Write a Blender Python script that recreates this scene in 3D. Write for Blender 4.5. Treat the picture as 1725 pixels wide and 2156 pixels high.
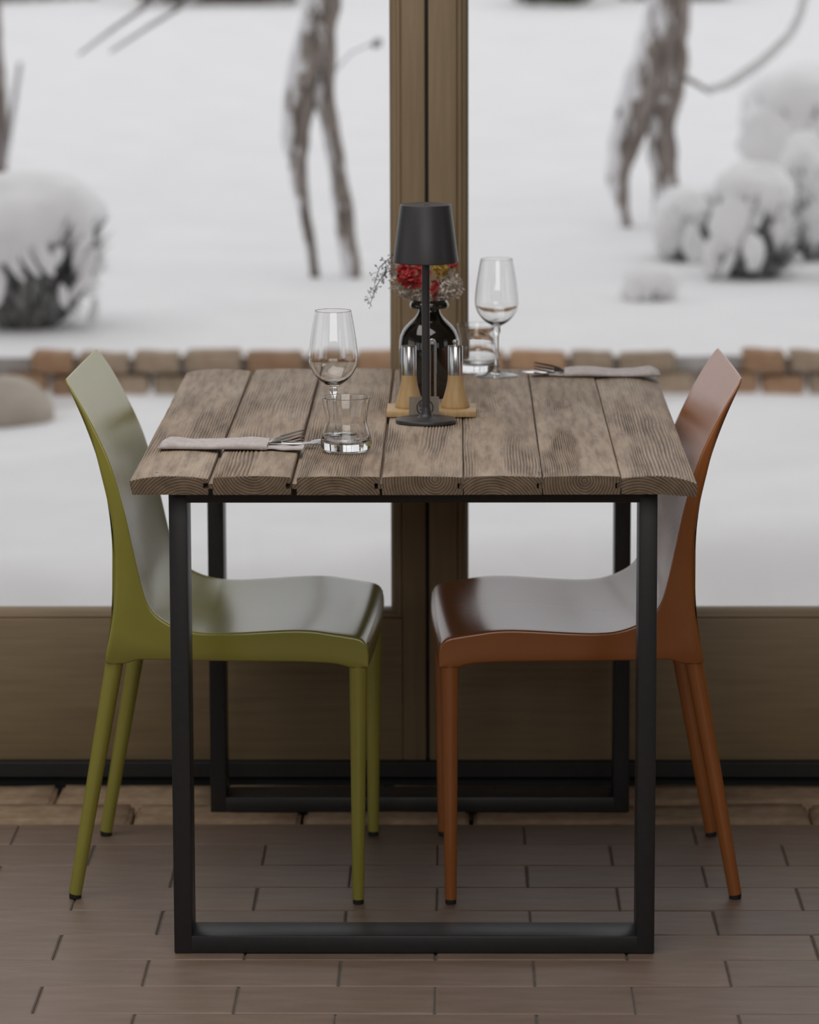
import bpy, math, random
import numpy as np
from mathutils import Vector, Matrix, noise

S = bpy.context.scene
for o in list(bpy.data.objects):
    bpy.data.objects.remove(o)
C = S.collection
PI = math.pi
R = random.Random(7)

# ------------------------------------------------------------------ camera
F_PX, W_PX, H_PX = 8147.8, 1725, 2156
pitch, yaw, roll = 0.1678, 0.0127, -0.0027
cam_d = bpy.data.cameras.new('camera')
cam = bpy.data.objects.new('camera', cam_d)
C.objects.link(cam)
cp, sp, cy_, sy_ = math.cos(pitch), math.sin(pitch), math.cos(yaw), math.sin(yaw)
right = Vector((cy_, sy_, 0))
fwd = Vector((-sy_ * cp, cy_ * cp, -sp))
up = right.cross(fwd)
rt = right * math.cos(roll) + up * math.sin(roll)
up2 = up * math.cos(roll) - right * math.sin(roll)
M = Matrix((rt, up2, -fwd)).transposed().to_4x4()
M.translation = (0.066, -6.0983, 1.6315)
cam.matrix_world = M
cam_d.sensor_fit = 'VERTICAL'
cam_d.sensor_height = 36.0
cam_d.sensor_width = 36.0 * W_PX / H_PX
cam_d.lens = F_PX * 36.0 / H_PX
cam_d.clip_start = 0.1
cam_d.clip_end = 300
cam_d.dof.use_dof = True
cam_d.dof.focus_distance = 5.86
cam_d.dof.aperture_fstop = 4.7
S.camera = cam

# ------------------------------------------------------------------ sky, light, exposure
world = bpy.data.worlds.new('overcast_sky')
S.world = world
world.use_nodes = True
nt = world.node_tree
nt.nodes.clear()
wo = nt.nodes.new('ShaderNodeOutputWorld')
wb = nt.nodes.new('ShaderNodeBackground')
tc = nt.nodes.new('ShaderNodeTexCoord')
sx = nt.nodes.new('ShaderNodeSeparateXYZ')
cr = nt.nodes.new('ShaderNodeValToRGB')
cr.color_ramp.elements[0].position = 0.0
cr.color_ramp.elements[0].color = (0.80, 0.80, 0.83, 1)
cr.color_ramp.elements[1].position = 0.9
cr.color_ramp.elements[1].color = (1.0, 0.99, 1.0, 1)
nt.links.new(tc.outputs['Generated'], sx.inputs[0])
nt.links.new(sx.outputs['Z'], cr.inputs[0])
nt.links.new(cr.outputs[0], wb.inputs['Color'])
wb.inputs['Strength'].default_value = 1.06
nt.links.new(wb.outputs[0], wo.inputs[0])

vs = S.view_settings
S.display_settings.display_device = 'sRGB'
vs.view_transform = 'Standard'
vs.look = 'None'
vs.exposure = 0.0
vs.gamma = 1.0
vs.use_curve_mapping = False
S.cycles.use_denoising = True
S.cycles.max_bounces = 14
S.cycles.transmission_bounces = 12
S.cycles.transparent_max_bounces = 24
S.cycles.sample_clamp_indirect = 6.0
S.cycles.blur_glossy = 0.5


def area(name, loc, aim, size, power, color=(1, 1, 1)):
    d = bpy.data.lights.new(name, 'AREA')
    d.shape = 'RECTANGLE'
    d.size, d.size_y = size
    d.energy = power
    d.color = color
    o = bpy.data.objects.new(name, d)
    C.objects.link(o)
    o.location = loc
    o.rotation_euler = (Vector(aim) - Vector(loc)).to_track_quat('-Z', 'Y').to_euler()
    return o


# soft fill lights added under the ceiling to lift the dim room
area('added_fill_light', (-0.45, -0.75, 2.86), (-0.35, -0.6, 0.0), (2.6, 2.4), 58, (1.0, 0.97, 0.93))
area('added_fill_light', (0.2, -5.2, 2.86), (0.0, -0.6, 0.2), (4.0, 2.6), 95, (1.0, 0.97, 0.93))

# ------------------------------------------------------------------ material helpers
def new_mat(name):
    m = bpy.data.materials.new(name)
    m.use_nodes = True
    n = m.node_tree
    b = n.nodes['Principled BSDF']
    return m, n, b


def nd(n, typ, **kw):
    x = n.nodes.new(typ)
    for k, v in kw.items():
        if k in ('operation', 'data_type', 'blend_type', 'wave_type', 'bands_direction', 'rings_direction', 'attribute_name', 'feature'):
            setattr(x, k, v)
        else:
            x.inputs[k].default_value = v
    return x


def ramp(n, src, stops):
    r = n.nodes.new('ShaderNodeValToRGB')
    e = r.color_ramp.elements
    while len(e) < len(stops):
        e.new(0.5)
    for i, (p, c) in enumerate(stops):
        e[i].position = p
        e[i].color = (*c, 1)
    n.links.new(src, r.inputs[0])
    return r.outputs[0]


def coords(n, scale=(1, 1, 1), loc=None, src='Object'):
    t = n.nodes.new('ShaderNodeTexCoord')
    mp = n.nodes.new('ShaderNodeMapping')
    mp.inputs['Scale'].default_value = scale
    n.links.new(t.outputs[src], mp.inputs['Vector'])
    if loc is not None:
        n.links.new(loc, mp.inputs['Location'])
    return mp.outputs[0]


def mixc(n, fac, a, b, mode='MIX'):
    m = n.nodes.new('ShaderNodeMix')
    m.data_type = 'RGBA'
    m.blend_type = mode
    for i, v in ((0, fac), (6, a), (7, b)):
        if hasattr(v, 'links'):
            n.links.new(v, m.inputs[i])
        elif i == 0:
            m.inputs[i].default_value = v
        else:
            m.inputs[i].default_value = (*v, 1)
    return m.outputs[2]


def noise_t(n, vec, scale, detail=4, rough=0.55, dist=0.0):
    t = nd(n, 'ShaderNodeTexNoise', Scale=scale, Detail=detail, Roughness=rough, Distortion=dist)
    n.links.new(vec, t.inputs['Vector'])
    return t.outputs['Fac']


def bump(n, b, h, strength, dist=0.001):
    x = nd(n, 'ShaderNodeBump', Strength=strength, Distance=dist)
    n.links.new(h, x.inputs['Height'])
    n.links.new(x.outputs[0], b.inputs['Normal'])
    return x


def simple(name, c1, c2=None, rough=0.5, metal=0.0, scale=30, stretch=(1, 1, 1), bmp=0.0, spec=0.5, bdist=0.001, rand=0.0):
    m, n, b = new_mat(name)
    v = coords(n, stretch)
    f = noise_t(n, v, scale)
    col = ramp(n, f, [(0.3, c1), (0.7, c2 or c1)])
    if rand:
        oi = n.nodes.new('ShaderNodeObjectInfo')
        hv = n.nodes.new('ShaderNodeHueSaturation')
        mr = nd(n, 'ShaderNodeMapRange')
        mr.inputs['To Min'].default_value = 1 - rand
        mr.inputs['To Max'].default_value = 1 + rand
        n.links.new(oi.outputs['Random'], mr.inputs['Value'])
        n.links.new(mr.outputs[0], hv.inputs['Value'])
        n.links.new(col, hv.inputs['Color'])
        col = hv.outputs[0]
    n.links.new(col, b.inputs['Base Color'])
    b.inputs['Roughness'].default_value = rough
    b.inputs['Metallic'].default_value = metal
    b.inputs['Specular IOR Level'].default_value = spec
    if bmp:
        bump(n, b, f, bmp, bdist)
    return m


MAT = {}


def build_materials():
    # weathered table planks: colour follows the carved grain attribute
    m, n, b = new_mat('weathered_plank')
    at = n.nodes.new('ShaderNodeAttribute')
    at.attribute_name = 'grain'
    g = at.outputs['Fac']
    oi = n.nodes.new('ShaderNodeObjectInfo')
    vm = nd(n, 'ShaderNodeVectorMath', operation='SCALE')
    cx = n.nodes.new('ShaderNodeCombineXYZ')
    for i in range(3):
        n.links.new(oi.outputs['Random'], cx.inputs[i])
    n.links.new(cx.outputs[0], vm.inputs[0])
    vm.inputs['Scale'].default_value = 17.0
    v = coords(n, (1, 0.09, 1), vm.outputs[0])
    v2 = coords(n, (1, 0.3, 1), vm.outputs[0])
    f1 = noise_t(n, v, 95, 6, 0.62)
    f2 = noise_t(n, v2, 11, 4, 0.6)
    base = ramp(n, f2, [(0.25, (0.275, 0.208, 0.152)), (0.5, (0.345, 0.272, 0.208)), (0.75, (0.42, 0.35, 0.285))])
    dark = ramp(n, f1, [(0.32, (0.45, 0.42, 0.40)), (0.55, (0.92, 0.9, 0.88)), (0.75, (1.08, 1.06, 1.04))])
    col = mixc(n, 0.85, base, dark, 'MULTIPLY')
    gr = ramp(n, g, [(0.0, (0.26, 0.22, 0.19)), (0.4, (0.85, 0.82, 0.80)), (1.0, (1.18, 1.16, 1.13))])
    col = mixc(n, 0.8, col, gr, 'MULTIPLY')
    # small dark nicks
    v3 = coords(n, (1, 0.45, 1), vm.outputs[0])
    f3 = noise_t(n, v3, 75, 2, 0.5)
    nick = ramp(n, f3, [(0.23, (0.25, 0.22, 0.2)), (0.29, (1, 1, 1))])
    col = mixc(n, 0.8, col, nick, 'MULTIPLY')
    n.links.new(col, b.inputs['Base Color'])
    b.inputs['Roughness'].default_value = 0.62
    b.inputs['Specular IOR Level'].default_value = 0.4
    bump(n, b, f1, 0.35, 0.0012)
    MAT['plank'] = m
    # end grain with growth rings
    m, n, b = new_mat('plank_end_grain')
    pa = n.nodes.new('ShaderNodeAttribute')
    pa.attribute_name = 'pith'
    sc = nd(n, 'ShaderNodeVectorMath', operation='MULTIPLY')
    sc.inputs[1].default_value = (1, 0, 1)
    n.links.new(pa.outputs['Vector'], sc.inputs[0])
    w = nd(n, 'ShaderNodeTexWave', wave_type='RINGS', rings_direction='Y')
    w.inputs['Scale'].default_value = 75
    w.inputs['Distortion'].default_value = 2.6
    w.inputs['Detail'].default_value = 3
    w.inputs['Detail Scale'].default_value = 0.6
    n.links.new(sc.outputs[0], w.inputs['Vector'])
    c = ramp(n, w.outputs['Fac'], [(0.0, (0.105, 0.072, 0.045)), (0.5, (0.215, 0.155, 0.103)), (1.0, (0.265, 0.197, 0.137))])
    f = noise_t(n, coords(n), 45, 4)
    c2 = ramp(n, f, [(0.3, (0.55, 0.52, 0.5)), (0.7, (1.1, 1.08, 1.05))])
    n.links.new(mixc(n, 0.8, c, c2, 'MULTIPLY'), b.inputs['Base Color'])
    b.inputs['Roughness'].default_value = 0.85
    bump(n, b, w.outputs['Fac'], 0.25, 0.0006)
    MAT['end'] = m

    MAT['steel'] = simple('black_powder_coated_steel', (0.017, 0.017, 0.019), (0.022, 0.022, 0.024), 0.42, 0.0, 120, bmp=0.04)
    MAT['bar'] = simple('black_steel_bar', (0.012, 0.012, 0.013), (0.016, 0.016, 0.017), 0.6, 0.0, 60)
    MAT['lamp'] = simple('matt_charcoal_metal', (0.032, 0.031, 0.034), (0.038, 0.037, 0.040), 0.40, 0.0, 300, bmp=0.05)
    MAT['lampin'] = simple('warm_white_diffuser', (0.6, 0.5, 0.35), None, 0.6)
    MAT['green'] = simple('lime_green_polypropylene', (0.30, 0.278, 0.045), (0.315, 0.292, 0.050), 0.24, 0.0, 14, bmp=0.02, spec=0.85)
    MAT['orange'] = simple('terracotta_polypropylene', (0.33, 0.108, 0.024), (0.35, 0.115, 0.027), 0.24, 0.0, 14, bmp=0.02, spec=0.85)
    MAT['rubber'] = simple('black_rubber', (0.012, 0.012, 0.012), None, 0.7)
    MAT['timber'] = simple('varnished_window_timber', (0.21, 0.15, 0.085), (0.275, 0.205, 0.120), 0.5, 0.0, 14, (0.35, 1, 6), bmp=0.05)
    MAT['stile'] = simple('varnished_stile_timber', (0.205, 0.145, 0.083), (0.255, 0.187, 0.110), 0.5, 0.0, 14, (6, 1, 0.35), bmp=0.05)
    MAT['tile'] = simple('brown_floor_tile', (0.165, 0.112, 0.083), (0.225, 0.160, 0.124), 0.48, 0.0, 26, (0.35, 1.6, 1), bmp=0.5, bdist=0.002, rand=0.10)
    MAT['grout'] = simple('grey_grout', (0.11, 0.10, 0.088), (0.15, 0.137, 0.123), 0.9, 0.0, 60)
    MAT['brick'] = simple('old_clay_paver', (0.30, 0.20, 0.13), (0.44, 0.32, 0.215), 0.8, 0.0, 34, bmp=0.5, bdist=0.004, rand=0.15)
    MAT['soil'] = simple('dark_joint', (0.018, 0.015, 0.013), None, 0.95)
    MAT['plaster'] = simple('room_plaster', (0.40, 0.37, 0.33), (0.44, 0.41, 0.37), 0.85, 0.0, 5)
    MAT['plaster_dark'] = simple('brown_wall_plaster', (0.22, 0.17, 0.12), (0.25, 0.2, 0.15), 0.85, 0.0, 5)
    MAT['chrome'] = simple('stainless_steel', (0.55, 0.55, 0.56), (0.62, 0.62, 0.63), 0.18, 1.0, 60)
    MAT['cutlery'] = simple('polished_cutlery_steel', (0.50, 0.49, 0.48), (0.56, 0.55, 0.54), 0.22, 1.0, 60)
    MAT['beech'] = simple('pale_beech_wood', (0.44, 0.285, 0.13), (0.54, 0.37, 0.185), 0.5, 0.0, 22, (5, 5, 0.5), bmp=0.05)
    MAT['card'] = simple('grey_brown_card', (0.25, 0.21, 0.175), (0.28, 0.235, 0.20), 0.8, 0.0, 90)
    MAT['ink'] = simple('dark_print', (0.03, 0.028, 0.026), None, 0.8)
    m = simple('lilac_grey_linen', (0.47, 0.43, 0.43), (0.58, 0.535, 0.535), 0.9, 0.0, 140, bmp=0.5, bdist=0.0006)
    MAT['linen'] = m
    # dark bottle glass: almost black, clear gloss
    m, n, b = new_mat('dark_brown_bottle_glass')
    f = noise_t(n, coords(n), 6)
    n.links.new(ramp(n, f, [(0.3, (0.006, 0.005, 0.004)), (0.7, (0.011, 0.009, 0.006))]), b.inputs['Base Color'])
    b.inputs['Roughness'].default_value = 0.06
    b.inputs['Coat Weight'].default_value = 0.6
    MAT['bottle'] = m
    # clear table glass
    m, n, b = new_mat('clear_table_glass')
    b.inputs['Transmission Weight'].default_value = 1.0
    b.inputs['Roughness'].default_value = 0.0
    b.inputs['IOR'].default_value = 1.47
    f = noise_t(n, coords(n), 8)
    n.links.new(ramp(n, f, [(0, (0.985, 0.99, 0.99)), (1, (0.995, 1, 1))]), b.inputs['Base Color'])
    MAT['glass'] = m
    # window pane: clear with a weak mirror
    m, n, b = new_mat('window_pane_glass')
    n.nodes.remove(b)
    o = n.nodes['Material Output']
    tr = n.nodes.new('ShaderNodeBsdfTransparent')
    tr.inputs[0].default_value = (0.96, 0.965, 0.965, 1)
    gl = n.nodes.new('ShaderNodeBsdfGlossy')
    gl.inputs['Roughness'].default_value = 0.0
    fr = n.nodes.new('ShaderNodeFresnel')
    fr.inputs['IOR'].default_value = 1.35
    mx = n.nodes.new('ShaderNodeMixShader')
    n.links.new(fr.outputs[0], mx.inputs[0])
    n.links.new(tr.outputs[0], mx.inputs[1])
    n.links.new(gl.outputs[0], mx.inputs[2])
    n.links.new(mx.outputs[0], o.inputs[0])
    MAT['pane'] = m
    # snow
    m, n, b = new_mat('fresh_snow')
    f = noise_t(n, coords(n), 3.0, 6)
    n.links.new(ramp(n, f, [(0.3, (0.80, 0.795, 0.805)), (0.7, (0.86, 0.855, 0.86))]), b.inputs['Base Color'])
    b.inputs['Roughness'].default_value = 0.85
    b.inputs['Specular IOR Level'].default_value = 0.2
    bump(n, b, f, 0.25, 0.03)
    MAT['snow'] = m
    # bark with wind-blown snow sticking to the left side
    m, n, b = new_mat('bark_with_stuck_snow')
    v = coords(n, (1, 1, 0.2))
    f = noise_t(n, v, 34, 5)
    bark = ramp(n, f, [(0.3, (0.085, 0.07, 0.062)), (0.52, (0.23, 0.19, 0.165)), (0.72, (0.42, 0.385, 0.36))])
    ge = n.nodes.new('ShaderNodeNewGeometry')
    dp = nd(n, 'ShaderNodeVectorMath', operation='DOT_PRODUCT')
    dp.inputs[1].default_value = (-0.92, -0.15, 0.45)
    n.links.new(ge.outputs['Normal'], dp.inputs[0])
    f2 = noise_t(n, coords(n, (1, 1, 0.28)), 30, 5, 0.65)
    ma = nd(n, 'ShaderNodeMath', operation='MULTIPLY_ADD')
    ma.inputs[1].default_value = 5.0
    ma.inputs[2].default_value = -2.42
    n.links.new(f2, ma.inputs[0])
    sm = nd(n, 'ShaderNodeMath', operation='ADD')
    n.links.new(dp.outputs['Value'], sm.inputs[0])
    n.links.new(ma.outputs[0], sm.inputs[1])
    fac = ramp(n, sm.outputs[0], [(0.42, (0, 0, 0)), (0.56, (1, 1, 1))])
    n.links.new(mixc(n, fac, bark, (0.78, 0.77, 0.79)), b.inputs['Base Color'])
    b.inputs['Roughness'].default_value = 0.9
    bump(n, b, f, 0.6, 0.02)
    MAT['bark'] = m
    MAT['twig'] = simple('frosted_twig', (0.24, 0.22, 0.22), (0.48, 0.46, 0.47), 0.9, 0, 40)
    MAT['snowtwig'] = simple('snow_coated_twig', (0.60, 0.59, 0.59), (0.78, 0.77, 0.78), 0.9, 0, 30)
    MAT['leaf'] = simple('dark_winter_foliage', (0.035, 0.037, 0.033), (0.36, 0.365, 0.36), 0.8, 0, 45)
    MAT['hedge'] = simple('brown_winter_hedge', (0.12, 0.085, 0.06), (0.22, 0.17, 0.13), 0.9, 0, 6)
    MAT['hedgegreen'] = simple('olive_green_hedge', (0.07, 0.075, 0.03), (0.15, 0.145, 0.07), 0.9, 0, 6)
    MAT['gbrick'] = simple('orange_garden_brick', (0.36, 0.20, 0.115), (0.45, 0.29, 0.175), 0.85, 0, 25, bmp=0.5, bdist=0.004, rand=0.2)
    MAT['gbrick2'] = simple('tan_garden_brick', (0.34, 0.25, 0.17), (0.45, 0.35, 0.26), 0.85, 0, 25, bmp=0.5, bdist=0.004, rand=0.15)
    MAT['stone'] = simple('pale_garden_stone', (0.36, 0.31, 0.26), (0.46, 0.41, 0.35), 0.9, 0, 10, bmp=0.4, bdist=0.01, rand=0.1)
    MAT['red'] = simple('dried_red_petals', (0.34, 0.018, 0.022), (0.52, 0.05, 0.05), 0.7, 0, 200)
    MAT['yellow'] = simple('dried_yellow_petals', (0.42, 0.26, 0.03), (0.55, 0.38, 0.07), 0.7, 0, 200)
    MAT['cream'] = simple('dried_cream_plumes', (0.48, 0.42, 0.36), (0.64, 0.58, 0.52), 0.85, 0, 200)
    MAT['stem'] = simple('dried_stem', (0.10, 0.08, 0.05), (0.17, 0.14, 0.09), 0.8, 0, 60)
    MAT['greysprig'] = simple('grey_dried_sprig', (0.09, 0.085, 0.085), (0.16, 0.15, 0.15), 0.8, 0, 60)


build_materials()


# ------------------------------------------------------------------ mesh helpers
class MB:
    def __init__(s):
        s.v, s.f, s.mi = [], [], []

    def add(s, vs, fs, mi=0):
        o = len(s.v)
        s.v += [tuple(p) for p in vs]
        s.f += [tuple(i + o for i in f) for f in fs]
        s.mi += [mi] * len(fs)
        return s

    def box(s, x0, x1, y0, y1, z0, z1, bev=0.0, mi=0):
        if bev <= 0:
            vs = [(x, y, z) for z in (z0, z1) for y in (y0, y1) for x in (x0, x1)]
            s.add(vs, [(0, 2, 3, 1), (4, 5, 7, 6), (0, 1, 5, 4), (2, 6, 7, 3), (0, 4, 6, 2), (1, 3, 7, 5)], mi)
            return s
        import bmesh
        bm = bmesh.new()
        bmesh.ops.create_cube(bm, size=1.0)
        for v in bm.verts:
            v.co = Vector(((x0 + x1) / 2 + v.co.x * (x1 - x0), (y0 + y1) / 2 + v.co.y * (y1 - y0), (z0 + z1) / 2 + v.co.z * (z1 - z0)))
        bmesh.ops.bevel(bm, geom=bm.edges[:], offset=bev, segments=2, affect='EDGES', profile=0.5)
        bm.verts.index_update()
        s.add([v.co[:] for v in bm.verts], [[v.index for v in f.verts] for f in bm.faces], mi)
        bm.free()
        return s

    def lathe(s, prof, c=(0, 0, 0), n=40, closed=False, mi=0):
        """prof = [(r, z)]; r==0 ends become single points"""
        o = len(s.v)
        rows = []
        for r, z in prof:
            if r < 1e-7:
                s.v.append((c[0], c[1], c[2] + z))
                rows.append([len(s.v) - 1])
            else:
                row = []
                for k in range(n):
                    a = 2 * PI * k / n
                    s.v.append((c[0] + r * math.cos(a), c[1] + r * math.sin(a), c[2] + z))
                    row.append(len(s.v) - 1)
                rows.append(row)
        pairs = list(zip(rows[:-1], rows[1:]))
        if closed:
            pairs.append((rows[-1], rows[0]))
        for a, b in pairs:
            if len(a) == 1 and len(b) == 1:
                continue
            for k in range(n):
                k2 = (k + 1) % n
                if len(a) == 1:
                    f = (a[0], b[k2], b[k])
                elif len(b) == 1:
                    f = (a[k], a[k2], b[0])
                else:
                    f = (a[k], a[k2], b[k2], b[k])
                s.f.append(f)
                s.mi.append(mi)
        return s

    def tube(s, pts, rad, n=10, cap=True, rough=0.0, seed=0, mi=0):
        pts = [Vector(p) for p in pts]
        m = len(pts)
        if not isinstance(rad, (list, tuple)):
            rad = [rad] * m
        o = len(s.v)
        prev = None
        for i, p in enumerate(pts):
            t = (pts[min(i + 1, m - 1)] - pts[max(i - 1, 0)]).normalized()
            if prev is None:
                a = Vector((1, 0, 0)) if abs(t.x) < 0.9 else Vector((0, 1, 0))
                u = (a - t * a.dot(t)).normalized()
            else:
                u = (prev - t * prev.dot(t)).normalized()
            prev = u
            w = t.cross(u)
            for k in range(n):
                a = 2 * PI * k / n
                r = rad[i]
                if rough:
                    d = u * math.cos(a) + w * math.sin(a)
                    r *= 1 + rough * noise.noise(Vector((d.x * 2.1 + seed, d.y * 2.1, p.z * 9 + d.z)))
                s.v.append(tuple(p + (u * math.cos(a) + w * math.sin(a)) * r))
        for i in range(m - 1):
            for k in range(n):
                k2 = (k + 1) % n
                s.f.append((o + i * n + k, o + i * n + k2, o + (i + 1) * n + k2, o + (i + 1) * n + k))
                s.mi.append(mi)
        if cap:
            s.f.append(tuple(o + k for k in reversed(range(n))))
            s.f.append(tuple(o + (m - 1) * n + k for k in range(n)))
            s.mi += [mi, mi]
        return s

    def build(s, name, mats, parent=None, loc=(0, 0, 0), smooth=None, attr=None):
        me = bpy.data.meshes.new(name)
        me.from_pydata(s.v, [], s.f)
        if not isinstance(mats, (list, tuple)):
            mats = [mats]
        for m in mats:
            me.materials.append(MAT[m] if isinstance(m, str) else m)
        if len(mats) > 1:
            me.polygons.foreach_set('material_index', s.mi)
        if attr is not None:
            at = me.attributes.new('grain', 'FLOAT', 'POINT')
            at.data.foreach_set('value', attr[0])
            pt = me.attributes.new('pith', 'FLOAT_VECTOR', 'POINT')
            pt.data.foreach_set('vector', [c for p_ in s.v for c in (p_[0] - attr[1][0], 0.0, p_[2] - attr[1][1])])
        me.validate()
        fix_normals(me)
        if smooth is not None:
            me.polygons.foreach_set('use_smooth', [True] * len(me.polygons))
            me.set_sharp_from_angle(angle=math.radians(smooth))
        me.update()
        return link(name, me, parent, loc)


def fix_normals(me):
    import bmesh
    bm = bmesh.new()
    bm.from_mesh(me)
    bmesh.ops.recalc_face_normals(bm, faces=bm.faces[:])
    bm.to_mesh(me)
    bm.free()


def link(name, me, parent=None, loc=(0, 0, 0), rot=(0, 0, 0)):
    o = bpy.data.objects.new(name, me)
    C.objects.link(o)
    o.location = loc
    o.rotation_euler = rot
    if parent is not None:
        o.parent = parent
    return o


def thing(name, label=None, cat=None, loc=(0, 0, 0), rz=0.0, group=None, kind=None):
    o = bpy.data.objects.new(name, None)
    o.empty_display_size = 0.05
    C.objects.link(o)
    o.location = loc
    o.rotation_euler = (0, 0, rz)
    return tag(o, label, cat, group, kind)


def tag(o, label=None, cat=None, group=None, kind=None):
    for k, v in (('label', label), ('category', cat), ('group', group), ('kind', kind)):
        if v:
            o[k] = v
    return o


def copy_tree(o, parent=None):
    c = o.copy()
    C.objects.link(c)
    c.parent = parent
    for ch in o.children:
        copy_tree(ch, c)
    return c


def rel(pts, o):
    return [(p[0] - o[0], p[1] - o[1], p[2] - o[2]) for p in pts]


# numpy value noise
_rng = np.random.RandomState(3)
_LAT = _rng.rand(256, 256)


def vnoise(x, y):
    xi, yi = np.floor(x).astype(int), np.floor(y).astype(int)
    fx, fy = x - xi, y - yi
    fx, fy = fx * fx * (3 - 2 * fx), fy * fy * (3 - 2 * fy)
    a = _LAT[xi % 256, yi % 256]
    b = _LAT[(xi + 1) % 256, yi % 256]
    c = _LAT[xi % 256, (yi + 1) % 256]
    d = _LAT[(xi + 1) % 256, (yi + 1) % 256]
    return (a * (1 - fx) + b * fx) * (1 - fy) + (c * (1 - fx) + d * fx) * fy


# ------------------------------------------------------------------ room shell
floor = MB().box(-4, 4, -9, 0.337, -0.06, -0.004).build('floor', 'grout')
tag(floor, kind='structure')
brick_bed = MB().box(-4, 4, 0.337, 0.80, -0.06, -0.030).build('trim_2', 'soil')
tag(brick_bed, kind='structure')


def tile_mesh():
    import bmesh
    L, Wd = 0.2845, 0.1345
    m = MB()
    x, y, i, t = L / 2, Wd / 2, 0.0022, 0.0016
    v = [(-x, -y, -0.006), (x, -y, -0.006), (x, y, -0.006), (-x, y, -0.006),
         (-x, -y, -t), (x, -y, -t), (x, y, -t), (-x, y, -t),
         (-x + i, -y + i, 0), (x - i, -y + i, 0), (x - i, y - i, 0), (-x + i, y - i, 0)]
    f = [(8, 9, 10, 11)]
    for a in range(4):
        b = (a + 1) % 4
        f += [(a, b, 4 + b, 4 + a), (4 + a, 4 + b, 8 + b, 8 + a)]
    return v, f


tv, tf = tile_mesh()
tile_me = bpy.data.meshes.new('tile')
tile_me.from_pydata(tv, [], tf)
tile_me.materials.append(MAT['tile'])
rest = MB()
for r in range(68):
    yc = 0.338 - 0.1376 * (r + 0.5)
    off = 0.178 if r % 2 == 0 else 0.032
    for c in range(-16, 16):
        xl = off + 0.2875 * c
        xc = xl + 0.14375
        if abs(xc) > 4.1:
            continue
        if -1.33 < xc < 1.33 and r < 28:
            link('tile', tile_me, floor, (xc + R.uniform(-.0006, .0006), yc, R.uniform(-.0006, .0002)),
                 (R.uniform(-.002, .002), R.uniform(-.001, .001), R.uniform(-.002, .002)))
        elif abs(xc) < 3.9:
            rest.add([(x + xc, y + yc, z) for x, y, z in tv], tf)
ro = rest.build('distant_tile', 'tile', floor)
tag(ro, kind='stuff')


def rough_brick(L, Wd, H, seed, rough=0.004, sub=3):
    import bmesh
    bm = bmesh.new()
    bmesh.ops.create_cube(bm, size=1.0)
    for v in bm.verts:
        v.co = Vector((v.co.x * L, v.co.y * Wd, v.co.z * H))
    bmesh.ops.bevel(bm, geom=bm.edges[:], offset=0.006, segments=2, affect='EDGES')
    bmesh.ops.subdivide_edges(bm, edges=[e for e in bm.edges if e.calc_length() > 0.05], cuts=sub, use_grid_fill=True)
    for v in bm.verts:
        d = noise.noise_vector(v.co * 28 + Vector((seed * 7.3, 0, 0))) * rough
        d += noise.noise_vector(v.co * 9 + Vector((0, seed * 5.1, 0))) * rough
        v.co += d
    me = bpy.data.meshes.new('brick')
    bm.to_mesh(me)
    bm.free()
    me.polygons.foreach_set('use_smooth', [True] * len(me.polygons))
    return me


pav = [rough_brick(0.284, 0.136, 0.05, k, 0.0020) for k in range(5)]
for me in pav:
    me.materials.append(MAT['brick'])
for row, (yc, x0) in enumerate(((0.408, -0.4955), (0.549, -0.643))):
    for k in range(-4, 9):
        xc = x0 + 0.2925 * k + 0.146
        if abs(xc) < 1.6:
            link('brick', R.choice(pav), brick_bed, (xc, yc, -0.0240 + R.uniform(-0.001, 0.0008)), (R.uniform(-.01, .01), R.uniform(-.006, .006), R.uniform(-.006, .006)))

# walls: window wall header/ends, side walls with openings, back wall, ceiling
ZC = 2.9
w = MB()
w.box(-4.0, 4.0, 0.66, 0.90, 2.32, ZC)
w.box(-4.0, -2.66, 0.66, 0.90, 0.0, 2.32)
w.box(2.66, 4.0, 0.66, 0.90, 0.0, 2.32)
tag(w.build('wall_front', 'plaster'), kind='structure')
w = MB()
w.box(-4.2, -4.0, -9.2, 0.9, 0, 0.5)
w.box(-4.2, -4.0, -9.2, 0.9, 2.4, ZC)
for a, b in ((-9.2, -8.0), (-5.6, -5.2), (-2.8, -2.4), (0.2, 0.9)):
    w.box(-4.2, -4.0, a, b, 0.5, 2.4)
tag(w.build('wall_left', 'plaster'), kind='structure')
w = MB()
w.box(4.0, 4.2, -9.2, 0.9, 0, 0.9)
w.box(4.0, 4.2, -9.2, 0.9, 2.3, ZC)
for a, b in ((-9.2, -7.0), (-5.0, -2.2), (-0.8, 0.9)):
    w.box(4.0, 4.2, a, b, 0.9, 2.3)
tag(w.build('wall_right', 'plaster_dark'), kind='structure')
tag(MB().box(-4.2, 4.2, -9.2, -9.0, 0, ZC).build('wall_back', 'plaster_dark'), kind='structure')
tag(MB().box(-4.2, 4.2, -9.2, 0.9, ZC, ZC + 0.2).build('ceiling', 'plaster'), kind='structure')
w = MB()
w.box(-5.0, 5.0, -10.0, 1.75, ZC + 0.2, ZC + 0.34)  # unseen eaves and oversized upper mass, added to darken the near snow
w.box(-11, 11, -9.6, 0.9, ZC + 0.34, 8.5)
tag(w.build('sky_blocking_mass', 'plaster'), kind='structure')

# steel threshold bar under the window leaves, dark block added behind to stop light leaking under
tag(MB().box(-2.66, 2.66, 0.625, 0.662, 0.012, 0.040, 0.002).build('trim_1', 'bar'), kind='structure')
tag(MB().box(-2.66, 2.66, 0.664, 0.80, -0.03, 0.038).build('light_leak_block', 'bar'), kind='structure')


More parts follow.
